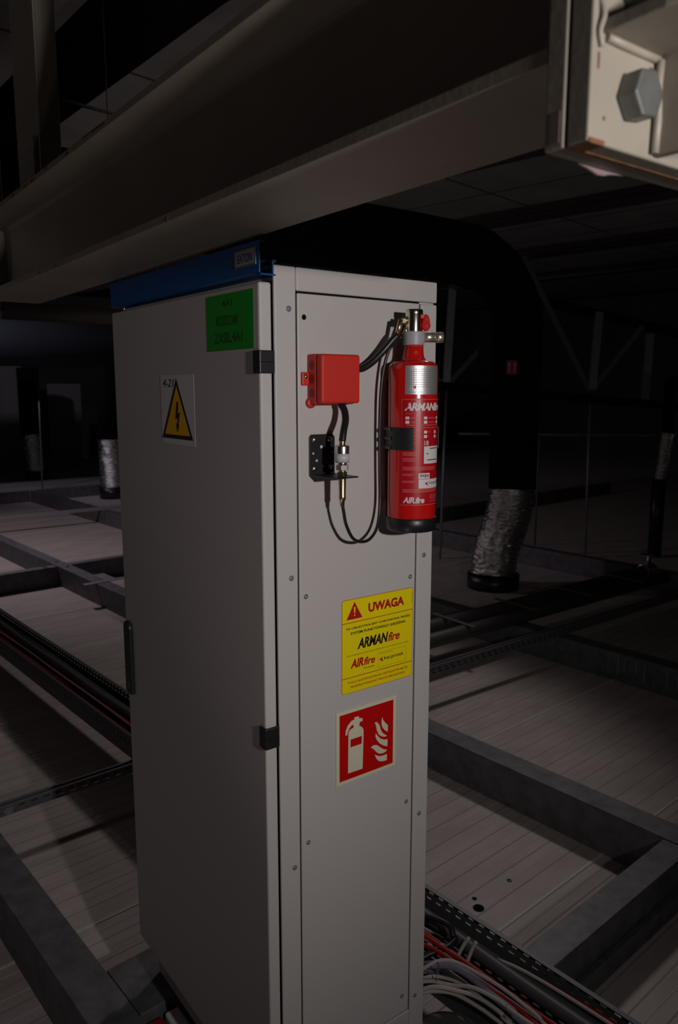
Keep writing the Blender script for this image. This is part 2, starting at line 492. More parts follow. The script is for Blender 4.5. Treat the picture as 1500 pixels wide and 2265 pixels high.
# small things on the floor below the cabinet
m = MB(); m.box(-0.022, 0.022, -0.07, 0.07, 0.0, 0.165)
tag(place(m.build('red_block', M_REDCAB, None, 0.006), (-0.050, 0.515, 0)), 'red block on the floor between bracket and cabinet foot', 'block')
m = MB(); m.box(-0.021, 0.021, -0.05, 0.07, 0.0, 0.170)
tag(place(m.build('white_block', M_PAPER, None, 0.006), (0.000, 0.515, 0)), 'white block standing beside the red block under the cabinet', 'block')
m = MB(); m.hexa((0, 0, 0.0001), (0, 0, 1), 0.021, 0.0015, seg=11)
tag(place(m.build('dark_blot', M_MATTE), gw(1.205, 0.432)), 'dark round blot on the floor near the cable tray', 'blot')
for (a, b, lab) in ((1.42, 0.455, 'tiny ring washer on the floor right of the dark blot'), (1.235, 0.475, 'tiny ring washer on the floor just beside the dark blot')):
    m = MB(); m.lathe([(0.005, 0.0004), (0.009, 0.0004), (0.009, 0.0022), (0.005, 0.0022), (0.005, 0.0004)], 14)
    tag(place(m.build('washer', M_BLACK), gw(a, b)), lab, 'washer')


# ------------------------------------------------------------------ cable tray and its cables
def make_tray():
    y0, y1 = -1.9, 7.0
    L = y1 - y0; wdt = 0.235
    t = thing('cable_tray', 'black perforated cable tray full of cables passing behind the cabinet', 'cable tray', gw(0.725, y0, 0.192), GA)
    m = MB(); hw = wdt / 2
    m.box(-hw, hw, 0, L, 0, 0.002); m.box(-hw, -hw + 0.002, 0, L, 0.002, 0.106); m.box(hw - 0.002, hw, 0, L, 0.002, 0.106)
    m.box(-hw, -hw + 0.012, 0, L, 0.106, 0.108); m.box(hw - 0.016, hw, 0, L, 0.106, 0.108)
    m.build('trough', M_TRAY, t, 0.001)
    # feet under the tray
    for y in (0.4,):
        f = MB(); f.box(-hw, hw, y, y + 0.04, -0.192, 0.0); f.build('foot', M_GALV, t, 0.002)


make_tray()


def cable(pts, r, m, label, group=None):
    path = spline([gw(x, y, z) for x, y, z in pts], 6)
    mb = MB(); mb.tube(path, r, 10)
    return tag(mb.build('cable', m), label, 'cable', group)


def run(x, z, sway, seed):
    rr = random.Random(seed)
    pts = []
    y = -1.85
    while y < 6.95:
        pts.append((x + sway * math.sin(y * 1.3 + seed) + rr.uniform(-.004, .004), y, z + rr.uniform(0, .004))); y += 0.45
    return pts


BZ = 0.200
cable(run(0.757, BZ + 0.062, 0.008, 1), 0.0195, M_GRCAB, 'thickest dark grey cable lying in the tray by its outer wall')
cable(run(0.797, BZ + 0.045, 0.005, 2), 0.013, M_GRCAB, 'thinner dark grey cable beside the thickest one')
cable([(0.828, -1.85, 0.275), (0.828, -1.0, 0.275), (0.827, -0.45, 0.272), (0.815, -0.1, 0.262), (0.790, 0.15, 0.225), (0.770, 0.5, 0.208), (0.770, 1.2, 0.207), (0.770, 3.0, 0.207), (0.770, 5.0, 0.207), (0.770, 6.9, 0.207)], 0.0045, M_REDCAB, 'thin red cable emerging against the outer tray wall')
cable([(0.813, -1.85, 0.276), (0.813, -1.0, 0.276), (0.812, -0.45, 0.274), (0.800, -0.05, 0.268), (0.782, 0.15, 0.230), (0.755, 0.5, 0.209), (0.755, 1.2, 0.208), (0.755, 3.0, 0.208), (0.755, 5.0, 0.208), (0.755, 6.9, 0.208)], 0.005, M_WHCAB, 'thin white cable between the thin red one and the thickest grey one')
cable(run(0.715, BZ + 0.034, 0.006, 5), 0.014, M_BLACK, 'black cable along the middle of the tray')
cable(run(0.682, BZ + 0.028, 0.006, 6), 0.014, M_BLACK, 'second black cable in the tray, left of the middle one')
cable(run(0.712, BZ + 0.055, 0.008, 7), 0.007, M_REDCAB, 'red cable lying on top of the black cables')
cable(run(0.668, BZ + 0.050, 0.007, 8), 0.006, M_REDCAB, 'second red cable, further inward in the tray')
cable(run(0.692, BZ + 0.060, 0.007, 10), 0.0055, M_LILAC, 'thin lilac grey cable along the red ones')
cable(run(0.648, BZ + 0.030, 0.006, 9), 0.013, M_BLACK, 'black cable along the inner wall of the tray')

# cables that leave the tray and bend towards the cabinet
WH = [
    ([(0.40, 0.37, .25), (0.52, 0.345, .28), (0.60, 0.295, .31), (0.630, 0.241, .325), (0.632, 0.13, .335), (0.637, 0.006, .335), (0.641, -0.083, .33), (0.645, -0.157, .325), (0.655, -0.256, .32), (0.67, -0.5, .31), (0.76, -1.5, .30)], 0.0065, M_REDCAB, 'bright red cable sweeping out of the cabinet foot'),
    ([(0.40, 0.32, .25), (0.52, 0.300, .28), (0.59, 0.255, .305), (0.605, 0.213, .315), (0.616, 0.118, .33), (0.6215, 0.0, .33), (0.624, -0.082, .325), (0.628, -0.158, .32), (0.638, -0.326, .31), (0.74, -1.5, .30)], 0.006, M_REDCAB, 'darker red cable beside the bright red one'),
    ([(0.41, 0.215, .22), (0.504, 0.175, .265), (0.539, 0.142, .30), (0.575, 0.101, .32), (0.603, 0.054, .33), (0.6135, -0.002, .33), (0.611, -0.059, .325), (0.612, -0.131, .32), (0.62, -0.314, .31), (0.72, -1.5, .30)], 0.0105, M_LILAC, 'thick lilac grey cable bending out from under the cabinet'),
    ([(0.41, 0.16, .22), (0.473, 0.14, .265), (0.512, 0.113, .31), (0.551, 0.085, .343), (0.581, 0.066, .352), (0.604, 0.033, .352), (0.621, -0.038, .348), (0.631, -0.104, .343), (0.633, -0.191, .335), (0.64, -0.371, .32), (0.73, -1.5, .30)], 0.0048, M_WHCAB, 'white cable looping above the lilac grey cable'),
    ([(0.44, 0.24, .24), (0.526, 0.201, .29), (0.548, 0.165, .327), (0.556, 0.135, .335), (0.564, 0.118, .335)], 0.0048, M_WHCAB, 'white cable ending under the cable tie at the cabinet foot'),
    ([(0.40, 0.13, .19), (0.50, 0.12, .27), (0.545, 0.09, .305), (0.580, 0.046, .310), (0.595, -0.009, .310), (0.598, -0.068, .305), (0.600, -0.137, .30), (0.61, -0.295, .295), (0.71, -1.5, .29)], 0.0048, M_WHCAB, 'white cable running below the lilac grey cable'),
    ([(0.40, 0.14, .19), (0.458, 0.123, .24), (0.478, 0.084, .28), (0.498, 0.064, .31), (0.520, 0.037, .325), (0.547, 0.0, .325), (0.578, -0.047, .32), (0.590, -0.116, .315), (0.597, -0.28, .30), (0.69, -1.5, .29)], 0.0055, M_WHCAB, 'white cable arching nearest the round grey cap'),
    ([(0.40, 0.155, .19), (0.463, 0.138, .225), (0.483, 0.100, .262), (0.509, 0.076, .287), (0.538, 0.048, .295), (0.566, 0.006, .297), (0.582, -0.061, .293), (0.588, -0.12, .288), (0.592, -0.281, .285), (0.67, -1.5, .28)], 0.0055, M_WHCAB, 'white cable lowest in the bundle at the cabinet foot'),
    ([(0.41, 0.165, .21), (0.471, 0.148, .248), (0.496, 0.116, .280), (0.517, 0.094, .302), (0.540, 0.063, .314), (0.565, 0.020, .315), (0.5855, -0.035, .332), (0.603, -0.116, .331), (0.615, -0.266, .320), (0.70, -1.5, .29)], 0.0055, M_WHCAB, 'white cable in the middle of the arched bundle'),
    ([(0.42, 0.22, .20), (0.507, 0.190, .245), (0.533, 0.152, .272), (0.559, 0.125, .288), (0.584, 0.098, .288), (0.600, 0.05, .283)], 0.008, M_GRCAB, 'grey cable under the lilac one at the cabinet foot'),
]
for p, r, mm, lab in WH:
    cable(p, r, mm, lab)
for k, (a, b, lab) in enumerate((((0.668, 0.150, .285), (0.700, 0.135, .345), 'white cable tail poking up among the black cables'),
                                 ((0.676, 0.118, .290), (0.704, 0.112, .345), 'second white cable tail right of the first one'),
                                 ((0.575, 0.235, .305), (0.650, 0.175, .318), 'short white cable end lying across the tray wall'))):
    mb = MB(); mid = (Vector(a) + Vector(b)) / 2 + Vector((0.004, 0.002, 0.006)); mb.tube(spline([a, mid, b], 5), 0.0052, 10); tag(mb.build('cable', M_WHCAB), lab, 'cable')
for k, (pts, lab) in enumerate((([(0.50, 0.20, .27), (0.575, 0.185, .313), (0.640, 0.165, .322), (0.690, 0.175, .318)], 'black cable crossing the tray beside the cabinet'),
                                ([(0.50, 0.28, .27), (0.60, 0.33, .313), (0.66, 0.30, .335), (0.70, 0.22, .335), (0.695, 0.19, .315)], 'second black cable bent over the tray wall'))):
    mb = MB(); mb.tube(spline(pts, 6), 0.0085, 10); tag(mb.build('cable', M_BLACK), lab, 'cable')
m = MB()
m.tube([Vector((0.553, 0.108, 0.322)) + Vector((0.017 * math.cos(a * .3927), 0.013 * math.cos(a * .3927), 0.034 * math.sin(a * .3927))) for a in range(17)], 0.0012, 6, False)
tag(m.build('cable_tie', M_LILAC), 'pale cable tie around the white cables at the cabinet foot', 'cable tie')
t = thing('round_cap', 'round grey metal cap half hidden under the white cables', 'cap', (0.496, 0.004, 0.0))
m = MB(); m.lathe([(0.096, 0.0), (0.098, 0.006), (0.098, 0.222), (0.095, 0.230), (0.086, 0.233), (0.0, 0.235)], 40); m.build('drum', mat('grey cap metal', (0.12, 0.12, 0.115), 0.5, 0.2), t)
m = MB(); m.lathe([(0.0982, 0.216), (0.1015, 0.218), (0.1015, 0.226), (0.0982, 0.228), (0.0982, 0.216)], 40); m.build('rim', M_GALV, t)

# ------------------------------------------------------------------ the electrical cabinet
D, W, ZT = 0.40, 0.72, 2.087
cab = thing('electrical_cabinet', 'tall light grey electrical cabinet with blue top rail', 'cabinet')
m = MB()
m.box(0.006, D - 0.001, 0.008, W - 0.002, 0.30, ZT - 0.002)
m.build('body', M_CAB, cab, 0.004)
m = MB()
Y0, Y1 = 0.0, 0.0075
m.box(0, 0.047, Y0, Y1, 0.30, ZT - 0.001); m.box(0.355, D, Y0, Y1, 0.30, 2.0405)
m.box(0.0475, D, Y0, Y1, 2.0440, ZT - 0.001)
m.box(0.0475, 0.3545, Y0, Y1, 0.30, 0.401)
m.build('side_frame', M_CAB, cab, 0.0032, 3)
m = MB(); m.box(0.0505, 0.3515, 0.0012, 0.0070, 0.4045, 2.0405)
m.build('side_panel', M_CAB, cab, 0.0022, 2)
m = MB(); m.box(0.0465, 0.3555, 0.0072, 0.0078, 0.398, 2.0445)
m.build('panel_gasket', M_MATTE, cab)
m = MB(); m.box(0.02, D - 0.02, 0.02, W - 0.008, 0.192, 0.300)
m.build('plinth', M_CAB, cab, 0.003)
for x, z in ((0.031, 2.011), (0.031, 1.509), (0.032, 0.902), (0.374, 2.008), (0.375, 1.51), (0.374, 0.902), (0.371, 0.431)):
    m = MB(); m.lathe([(0.0, -0.0014), (0.0046, -0.0012), (0.0055, 0.0)], 16)
    o = m.build('frame_plug', mat('grey blue plug', (0.17, 0.175, 0.21), 0.45), cab); o.rotation_euler = (-R90, 0, 0); o.location = (x, -0.0002, z)
    o.scale = (1, 1, 1)
for i, (x, z) in enumerate(((0.065, 1.998), (0.065, 1.467), (0.067, 0.944), (0.337, 1.467), (0.335, 0.944), (0.331, 0.449))):
    s = MB(); s.lathe([(0.0, -0.0008), (0.0044, -0.0008), (0.0054, 0.0004)], 18)
    o = s.build('panel_screw' if i else 'screw_hole', M_MATTE if i == 0 else mat('dull screw head', (0.11, 0.115, 0.13), 0.5), cab); o.rotation_euler = (-R90, 0, 0); o.location = (x, 0.0012, z)
    if i:
        s = MB(); s.lathe([(0.0, -0.0013), (0.0017, -0.0012), (0.0020, -0.0007)], 14); s.build('screw_centre', mat('pale screw centre', (0.45, 0.45, 0.48), 0.45), o)

# door
m = MB(); m.box(-0.030, -0.004, 0.002, W, 0.330, 2.055)
door = m.build('door', M_CAB, cab, 0.0045, 4)
m = MB(); m.box(-0.004, 0.006, 0.012, W - 0.01, 0.335, 2.05); m.build('door_gasket', M_MATTE, cab)
for z0, z1 in ((1.895, 1.936), (1.176, 1.219)):
    m = MB(); m.box(-0.0335, -0.0015, -0.0030, 0.0225, z0, z1)
    h = m.build('hinge', M_BLACK, cab, 0.002)
    m = MB(); m.box(-0.0325, -0.0035, -0.0034, 0.0, (z0 + z1) / 2 - 0.0006, (z0 + z1) / 2 + 0.0006); m.build('hinge_joint', M_MATTE, h)
m = MB()
pts = []
for k in range(17):
    a = math.pi * k / 16; pts.append((-0.0302, 0.690 + 0.0205 * math.cos(a), 1.2455 + 0.0205 * math.sin(a)))
pts += [(-0.0302, 0.6695, 1.072), (-0.0302, 0.674, 1.066), (-0.0302, 0.706, 1.066), (-0.0302, 0.7105, 1.072)]
m.quadbox(pts, (-0.011, 0, 0))
hd = m.build('handle', M_BLACK, cab, 0.003, 3)
m = MB(); m.cyl((-0.041, 0.690, 1.232), (-0.0435, 0.690, 1.232), 0.008, 18); m.build('lock', M_RUBBER, hd)
m = MB(); m.box(-0.0418, -0.0411, 0.681, 0.698, 1.084, 1.100); m.build('badge', M_BLUECAP, hd)

# blue rail on top
m = MB()
m.box(-0.031, -0.028, -0.002, W, 2.069, 2.125); m.box(-0.028, -0.020, -0.002, W, 2.122, 2.125)
m.box(-0.028, 0.004, -0.002, W, 2.066, 2.069); m.box(0.001, 0.004, -0.002, W, 2.0885, 2.094); m.box(-0.003, -0.0005, -0.002, 0.004, 2.069, 2.094)
m.box(-0.031, -0.020, W - 0.003, W, 2.069, 2.122)
rl_ = m.build('top_rail', M_BLUE, cab, 0.0012)
f = Flat((-0.0311, 0.084, 2.0835), (0, -1, 0), (0, 0, 1), (-1, 0, 0))
m = MB(); f.rect(m, 0, 0.077, 0, 0.031, 0.0002, 0.0012); bd = m.build('badge', M_STEEL, rl_, 0.0008)
bd['label'] = 'silver badge with blue letters'
m = MB(); f.rect(m, 0.005, 0.072, 0.0035, 0.0275, 0.0014, 0.0002); m.build('badge_field', M_GREYLAB, bd)
m = MB(); f.text(m, 'EATON', 0.012, 0.064, 0.0075, 0.0235, 0.0018, bold=0.02); m.build('lettering', M_BLUE, bd)
m = MB(); m.cyl((-0.020, 0.66, 2.0552), (-0.020, 0.66, 2.0662), 0.003, 10); m.build('stud', M_ZINC, cab)
# ------------------------------------------------------------------ stickers on the door
DF = Flat((-0.0301, 0, 0), (0, -1, 0), (0, 0, 1), (-1, 0, 0))    # x = -y
gl = thing('green_label', 'green label with dark lettering near the top of the cabinet door', 'label', (-0.030, 0.113, 1.94))
G_ = Flat((-0.0002, 0.0915, 0), (0, -1, 0), (0, 0, 1), (-1, 0, 0))
m = MB(); G_.rect(m, 0, 0.183, 0, 0.105, 0, 0.0003); m.build('sheet', M_GREEN, gl)
m = MB()
G_.text(m, '4A1', 0.066, 0.106, 0.081, 0.094, 0.0005, bold=0.015)
G_.text(m, 'ROZDZ NN', 0.042, 0.126, 0.046, 0.065, 0.0005, bold=0.015)
G_.text(m, 'ZASIL.4A1', 0.033, 0.142, 0.014, 0.034, 0.0005, bold=0.015)
m.build('lettering', M_GREENINK, gl)

el = thing('warning_sticker', 'white paper sticker with yellow high voltage triangle on the door', 'sticker', (-0.030, 0.353, 1.748))
E_ = Flat((-0.0002, 0.084, 0), (0, -1, 0), (0, 0, 1), (-1, 0, 0))
m = MB(); E_.rect(m, 0, 0.168, -0.001, 0.150, 0, 0.0003); m.build('paper', M_PAPER, el)


def tri_pts(a, b, c, s):
    g = ((a[0] + b[0] + c[0]) / 3, (a[1] + b[1] + c[1]) / 3)
    return [(g[0] + (p[0] - g[0]) * s, g[1] + (p[1] - g[1]) * s) for p in (a, b, c)]


TA_, TB_, TC_ = (0.083, 0.142), (0.002, 0.0115), (0.158, 0.0115)
m = MB(); E_.shape(m, tri_pts(TA_, TB_, TC_, 1.0), 0.0004); m.build('black_triangle', M_INK, el, 0.0)
m = MB(); E_.shape(m, tri_pts(TA_, TB_, TC_, 0.80), 0.0007); m.build('yellow_triangle', M_AMBER, el)
m = MB()
E_.shape(m, [(0.083, 0.092), (0.092, 0.092), (0.088, 0.066), (0.098, 0.070), (0.089, 0.041), (0.094, 0.043), (0.083, 0.026), (0.078, 0.046), (0.083, 0.043), (0.087, 0.058), (0.075, 0.053)], 0.0010)
m.build('lightning_bolt', M_INK, el)
m = MB(); E_.text(m, '4-21', 0.014, 0.072, 0.124, 0.141, 0.0006, shear=0.3); m.build('handwriting', M_INK, el)

# ------------------------------------------------------------------ stickers on the side panel
yl = thing('yellow_notice', 'yellow UWAGA notice with red and black text on the side panel', 'notice', (0.152, 0.0012, 1.2385))
Y_ = Flat((0, -0.0002, 0), (1, 0, 0), (0, 0, 1), (0, -1, 0))
u = 1e-4
m = MB(); Y_.rrect(m, 0.0, 0.1935, 0.0035, 0.2045, 0.006, 0, 0.0002); m.build('border', M_ORINK, yl)
m = MB(); Y_.rrect(m, 0.0010, 0.1925, 0.0045, 0.2035, 0.005, 0.0003, 0.0002); m.build('sheet', M_YEL, yl)
for z in (0.1545, 0.0365):
    m = MB(); Y_.rect(m, 0.0010, 0.1925, z, z + 0.0015, 0.0006); m.build('rule_line', M_ORINK, yl)
m = MB(); Y_.shape(m, [(0.0324, 0.1985), (0.0120, 0.1620), (0.0532, 0.1620)], 0.0006); tr = m.build('warning_triangle', M_REDINK, yl)
m = MB(); Y_.shape(m, [(0.0304, 0.1872), (0.0347, 0.1872), (0.0339, 0.1740), (0.0312, 0.1740)], 0.0009); Y_.rrect(m, 0.0308, 0.0343, 0.1682, 0.1717, 0.0017, 0.0009)
m.build('exclamation_mark', M_YEL, tr)
m = MB(); Y_.text(m, 'UWAGA', 0.069, 0.168, 0.1690, 0.1893, 0.0006, bold=0.045); m.build('heading', M_REDINK, yl)


def y_line(body, x0, x1, z0, z1, mm, name='lettering', **k):
    m = MB(); Y_.text(m, body, x0, x1, z0, z1, 0.0006, **k); m.build(name, mm, yl)


y_line('TA OBUDOWA JEST CHRONIONA PRZEZ', 0.0100, 0.1862, 0.1392, 0.1450, M_INK, bold=0.03)
y_line('SYSTEM PUNKTOWEGO GASZENIA', 0.0225, 0.1728, 0.1288, 0.1346, M_INK, bold=0.03)
y_line('System gaszenia został wyprodukowany oraz zainstalowany przez', 0.0130, 0.1822, 0.0825, 0.0860, M_INK, bold=0.01)
y_line('Worldwide', 0.0570, 0.0862, 0.0485, 0.0518, M_INK, bold=0.02)
y_line('Autoryzowany instalator', 0.1010, 0.1355, 0.0714, 0.0736, M_INK, bold=0.01)
y_line('kacprzak', 0.1130, 0.1685, 0.0545, 0.0645, M_INK, bold=0.012)
m = MB()
for a, b, c_, d_ in ((0.0965, 0.1747, 0.0755, 0.0758), (0.0965, 0.1747, 0.0427, 0.0430), (0.0965, 0.0968, 0.0427, 0.0758), (0.1744, 0.1747, 0.0427, 0.0758)):
    Y_.rect(m, a, b, c_, d_, 0.0006)
m.build('logo_border', M_INK, yl)
m = MB(); Y_.rect(m, 0.1898, 0.1903, 0.171, 0.195, 0.0006); m.build('edge_print', M_INK, yl)
y_line('ARMAN', 0.0405, 0.1240, 0.0950, 0.1178, M_INK, 'black_wordmark', bold=0.04, shear=0.25, space=1.0)
y_line('fire', 0.1235, 0.1565, 0.0950, 0.1150, M_REDINK, 'red_wordmark', bold=0.025, shear=0.25, space=0.95)
y_line('AIR', 0.0225, 0.0570, 0.0562, 0.0755, M_REDINK, 'red_wordmark', bold=0.045, shear=0.25, space=1.0)
y_line('fire', 0.0578, 0.0882, 0.0562, 0.0735, M_REDINK, 'red_wordmark', bold=0.025, shear=0.25, space=0.95)
m = MB(); Y_.shape(m, [(0.1000, 0.0592), (0.1085, 0.0655), (0.1070, 0.0605), (0.1085, 0.0592), (0.1110, 0.0535)], 0.0006); m.build('arrow_mark', M_REDINK, yl)
y_line('TYLKO AUTORYZOWANY INSTALATOR MOŻE', 0.0148, 0.1808, 0.0238, 0.0300, M_ORINK, 'footer_lettering', bold=0.025)
y_line('PRZEPROWADZAĆ PRACE SERWISOWE', 0.0230, 0.1718, 0.0138, 0.0200, M_ORINK, 'footer_lettering', bold=0.025)

fs = thing('extinguisher_sign', 'red square extinguisher sign with flames and pale border', 'sign', (0.139, 0.0012, 1.046))
F_ = Flat((0, -0.0002, 0), (1, 0, 0), (0, 0, 1), (0, -1, 0))
m = MB(); F_.rect(m, -0.0025, 0.1605, -0.0015, 0.1618, 0, 0.0022); m.build('plate', M_GLOW, fs, 0.0003)
m = MB(); F_.rect(m, 0.0060, 0.1520, 0.0062, 0.1535, 0.0023); m.build('red_field', M_SIGNRED, fs)
PB = [(279, 201), (288, 1104), (312, 1145), (350, 1172), (424, 1189), (424, 1249), (377, 1257), (311, 1198), (267, 1121), (256, 1065), (209, 1070), (219, 1180), (271, 1275), (363, 1350), (442, 1362), (442, 1413), (562, 1408), (567, 1366), (664, 1336), (664, 1273), (584, 1268), (576, 1180), (625, 1165), (672, 1110), (693, 1059), (693, 968), (671, 191)]
PF = [[(1206, 1218), (1235, 1138), (1306, 1049), (1370, 986), (1366, 833), (1280, 896), (1209, 984), (1182, 1083), (1193, 1160)],
      [(993, 1153), (1067, 1137), (1132, 1051), (1167, 939), (1224, 842), (1344, 751), (1310, 737), (1211, 765), (1112, 839), (1055, 958), (1032, 1067)],
      [(1028, 897), (1085, 813), (1169, 731), (1269, 680), (1362, 665), (1359, 498), (1256, 545), (1143, 624), (1058, 729), (1018, 820)],
      [(893, 605), (975, 638), (1073, 609), (1172, 523), (1257, 459), (1348, 425), (1315, 388), (1230, 374), (1131, 396), (1046, 456), (990, 530)],
      [(1005, 411), (1103, 347), (1216, 318), (1350, 324), (1346, 181), (1232, 187), (1119, 226), (1048, 306)]]
m = MB(); F_.shape(m, [(a * u, b * u) for a, b in PB], 0.0026); pic = m.build('extinguisher_pictogram', M_GLOW, fs)
m = MB(); F_.shape(m, [(a * u, b * u) for a, b in ((343, 943), (645, 943), (638, 771), (341, 771))], 0.0029); m.build('red_window', M_SIGNRED, pic)
m = MB()
for q in PF:
    F_.shape(m, [(a * u, b * u) for a, b in q], 0.0026)
m.build('flame_pictogram', M_GLOW, fs)
m = MB(); F_.text(m, 'F001 PN-EN ISO', 0.0075, 0.027, 0.0078, 0.0095, 0.0026); m.build('lettering', M_PINKINK, fs)
m = MB(); F_.text(m, 'www.znaki.pl', 0.121, 0.150, 0.0078, 0.0095, 0.0026); m.build('lettering', M_PINKINK, fs)

# ------------------------------------------------------------------ fire extinguisher
AX, AY, RR = 0.285, -0.0565, 0.0490
ex = thing('fire_extinguisher', 'slim red fire extinguisher clipped upright to the cabinet side', 'fire extinguisher', (AX, AY, 1.586))
Z = 1.586
m = MB()
m.lathe([(0.0, 0.008), (0.040, 0.008), (0.0485, 0.020), (RR, 0.030), (RR, 0.318), (0.0480, 0.3245), (0.0450, 0.3300), (0.038, 0.3340), (0.029, 0.3362), (0.0235, 0.3390), (0.0208, 0.344), (0.0195, 0.352), (0.0190, 0.368), (0.0, 0.368)], 64)
m.build('cylinder', M_RED, ex)
m = MB(); m.lathe([(0.0, 0.0), (0.047, 0.0), (0.0505, 0.003), (0.0508, 0.026), (0.0494, 0.0275), (0.0494, 0.012), (0.0, 0.012)], 64); m.build('boot', M_RUBBER, ex)
m = MB(); m.lathe([(0.0, 0.366), (0.0205, 0.366), (0.0208, 0.368), (0.0208, 0.390), (0.0205, 0.392), (0.0, 0.392)], 40); nb = m.build('neck_band', M_GREYLAB, ex)
nb['label'] = 'grey printed band around the neck'
m = MB(); m.lathe([(0.0, 0.388), (0.0165, 0.388), (0.0168, 0.392), (0.0168, 0.424), (0.0172, 0.425), (0.0172, 0.432), (0.0160, 0.434), (0.0, 0.434)], 40); vv = m.build('valve', M_CHROME, ex)
rt = Vector((0.803, -0.596, 0)); fwd = Vector((0.588, 0.793, 0)).normalized()
m = MB(); m.cyl(Vector((0, 0, 0.381)) + rt * 0.016, Vector((0, 0, 0.381)) + rt * 0.040, 0.0098, 24)
m.cyl(Vector((0, 0, 0.381)) + rt * 0.040, Vector((0, 0, 0.381)) + rt * 0.0412, 0.0092, 24); m.cyl(Vector((0, 0, 0.381)) + rt * 0.0412, Vector((0, 0, 0.381)) + rt * 0.058, 0.0102, 24)
sp = m.build('side_port', M_NICKEL, ex)
m = MB()
pt = []
for k in range(20):
    a = 2 * math.pi * k / 20
    pt.append(rt * (0.0225 + 0.0075 * math.cos(a) + (0.002 if math.sin(a) < 0 else 0) * math.cos(a)) + Vector((0, 0, 0.408 + 0.016 * math.sin(a))) - fwd * 0.012)
m.quadbox(pt, fwd * 0.007)
tg = m.build('safety_tag', M_SIGNRED, ex, 0.002)
m = MB()
for dz in (0.4145, 0.4015):
    m.cyl(rt * 0.0235 + Vector((0, 0, dz)) - fwd * 0.0126, rt * 0.0235 + Vector((0, 0, dz)) - fwd * 0.0116, 0.0022, 12)
m.build('tag_hole', M_BLACK, tg)
m = MB(); m.bar(rt * 0.012 + Vector((0, 0, 0.420)) - fwd * 0.008, rt * 0.024 + Vector((0, 0, 0.420)) - fwd * 0.008, 0.006, 0.008); m.build('tag_arm', M_REDPL, tg, 0.001)
m = MB(); q0 = -rt * 0.010 - fwd * 0.006; m.cyl(q0 + Vector((0, 0, 0.414)), -rt * 0.026 - fwd * 0.008 + Vector((0, 0, 0.411)), 0.0052, 16); m.hexa(-rt * 0.017 - fwd * 0.0068 + Vector((0, 0, 0.4128)), -rt, 0.008, 0.006)
m.cyl(-rt * 0.0265 - fwd * 0.008 + Vector((0, 0, 0.4145)), -rt * 0.0335 - fwd * 0.008 + Vector((0, 0, 0.384)), 0.0052, 16)
m.build('hose_elbow', M_BRASS, ex)
m = MB(); m.cyl(-rt * 0.012 - fwd * 0.004 + Vector((0, 0, 0.402)), -rt * 0.020 - fwd * 0.004 + Vector((0, 0, 0.386)), 0.004, 14); m.build('tube_fitting', M_BRASS, ex)

PC = math.atan2(-0.743, -0.669)


class Wrap:
    """print on the cylinder: x is the angle seen from the camera side in degrees, y the height"""
    def __init__(self, r):
        self.r = r

    def p(self, a, z):
        t = PC + math.radians(a); return Vector((self.r * math.cos(t), self.r * math.sin(t), z))

    def rect(self, mb, a0, a1, z0, z1):
        n = max(1, int(abs(a1 - a0) / 5))
        v = []
        for i in range(n + 1):
            a = a0 + (a1 - a0) * i / n; v += [self.p(a, z0), self.p(a, z1)]
        mb.raw(v, [(2 * i, 2 * i + 2, 2 * i + 3, 2 * i + 1) for i in range(n)])

    def text(self, mb, body, a0, a1, z0, z1, **k):
        v, f = text_fit(body, a0, a1, z0, z1, **k)
        mb.raw([self.p(a, z) for a, z in v], f)


def zz(py):
    return 1.843 - (py - 890) * 8.58e-4 - Z


w1, w2, w3 = Wrap(RR + 0.0003), Wrap(RR + 0.0005), Wrap(RR + 0.0007)
m = MB(); w1.rect(m, -27, 118, zz(1124), zz(882)); lb = m.build('red_label', M_PRINTRED, ex)
m = MB(); w1.rect(m, -18, 70, zz(873.5), zz(810)); sl = m.build('silver_label', M_SILVER, ex)
m = MB()
for k in range(9):
    z = zz(818 + 4.8 * k); w2.rect(m, -12 + (14 if k == 0 else 0), 62 - (k * 7) % 19, z - 0.0004, z + 0.0004)
w2.text(m, 'kacprzak', -10, 22, zz(871), zz(866)); m.build('small_lettering', mat('grey ink', (0.16, 0.16, 0.17), 0.5), sl)
m = MB(); w2.rect(m, 2, 6, zz(860), zz(857)); v_ = [w2.p(0, zz(857)), w2.p(7, zz(853)), w2.p(5, zz(858)), w2.p(8, zz(863))]; m.raw(v_, [(0, 1, 2), (0, 2, 3)]); m.build('arrow_mark', M_REDINK, sl)
m = MB()
w2.text(m, 'ARMANfire', -19, 84, zz(910), zz(892), bold=0.04, shear=0.25, space=0.92)
w2.text(m, 'AIR.fire', -20, 31, zz(1120), zz(1105.5), bold=0.03, shear=0.25, space=0.92)
w2.text(m, '18', 28.5, 40, zz(988), zz(977), bold=0.01)
for a in (-16, 26, 66):
    w2.rect(m, a, a + 9, zz(929), zz(923)); w2.rect(m, a, a + 9, zz(939), zz(932))
for a in (27, 58):
    w2.rect(m, a, a + 8, zz(961), zz(954.5)); w2.rect(m, a, a + 8, zz(971), zz(964.5))
w2.rect(m, 28, 88, zz(1029.5), zz(990)); w2.rect(m, 15.5, 45, zz(1064), zz(1051)); w2.rect(m, 16, 92, zz(1086), zz(1065))
m.build('white_print', M_WHITE, lb)
m = MB()
for a0, a1, z0, z1 in ((-25, 110, 885.4, 884.0), (-25, 110, 948.6, 947.2)):
    w2.rect(m, a0, a1, zz(z0), zz(z1))
w2.rect(m, -25.6, -24.4, zz(948), zz(884.5))
w2.text(m, 'PN-EN 3-7', -15, 10, zz(918), zz(914))
for a, zs in ((-4, (926, 935.5)), (38, (926, 935.5))):
    for z in zs:
        w2.rect(m, a, a + (20 if a < 0 else 22), zz(z + 1), zz(z - 1))
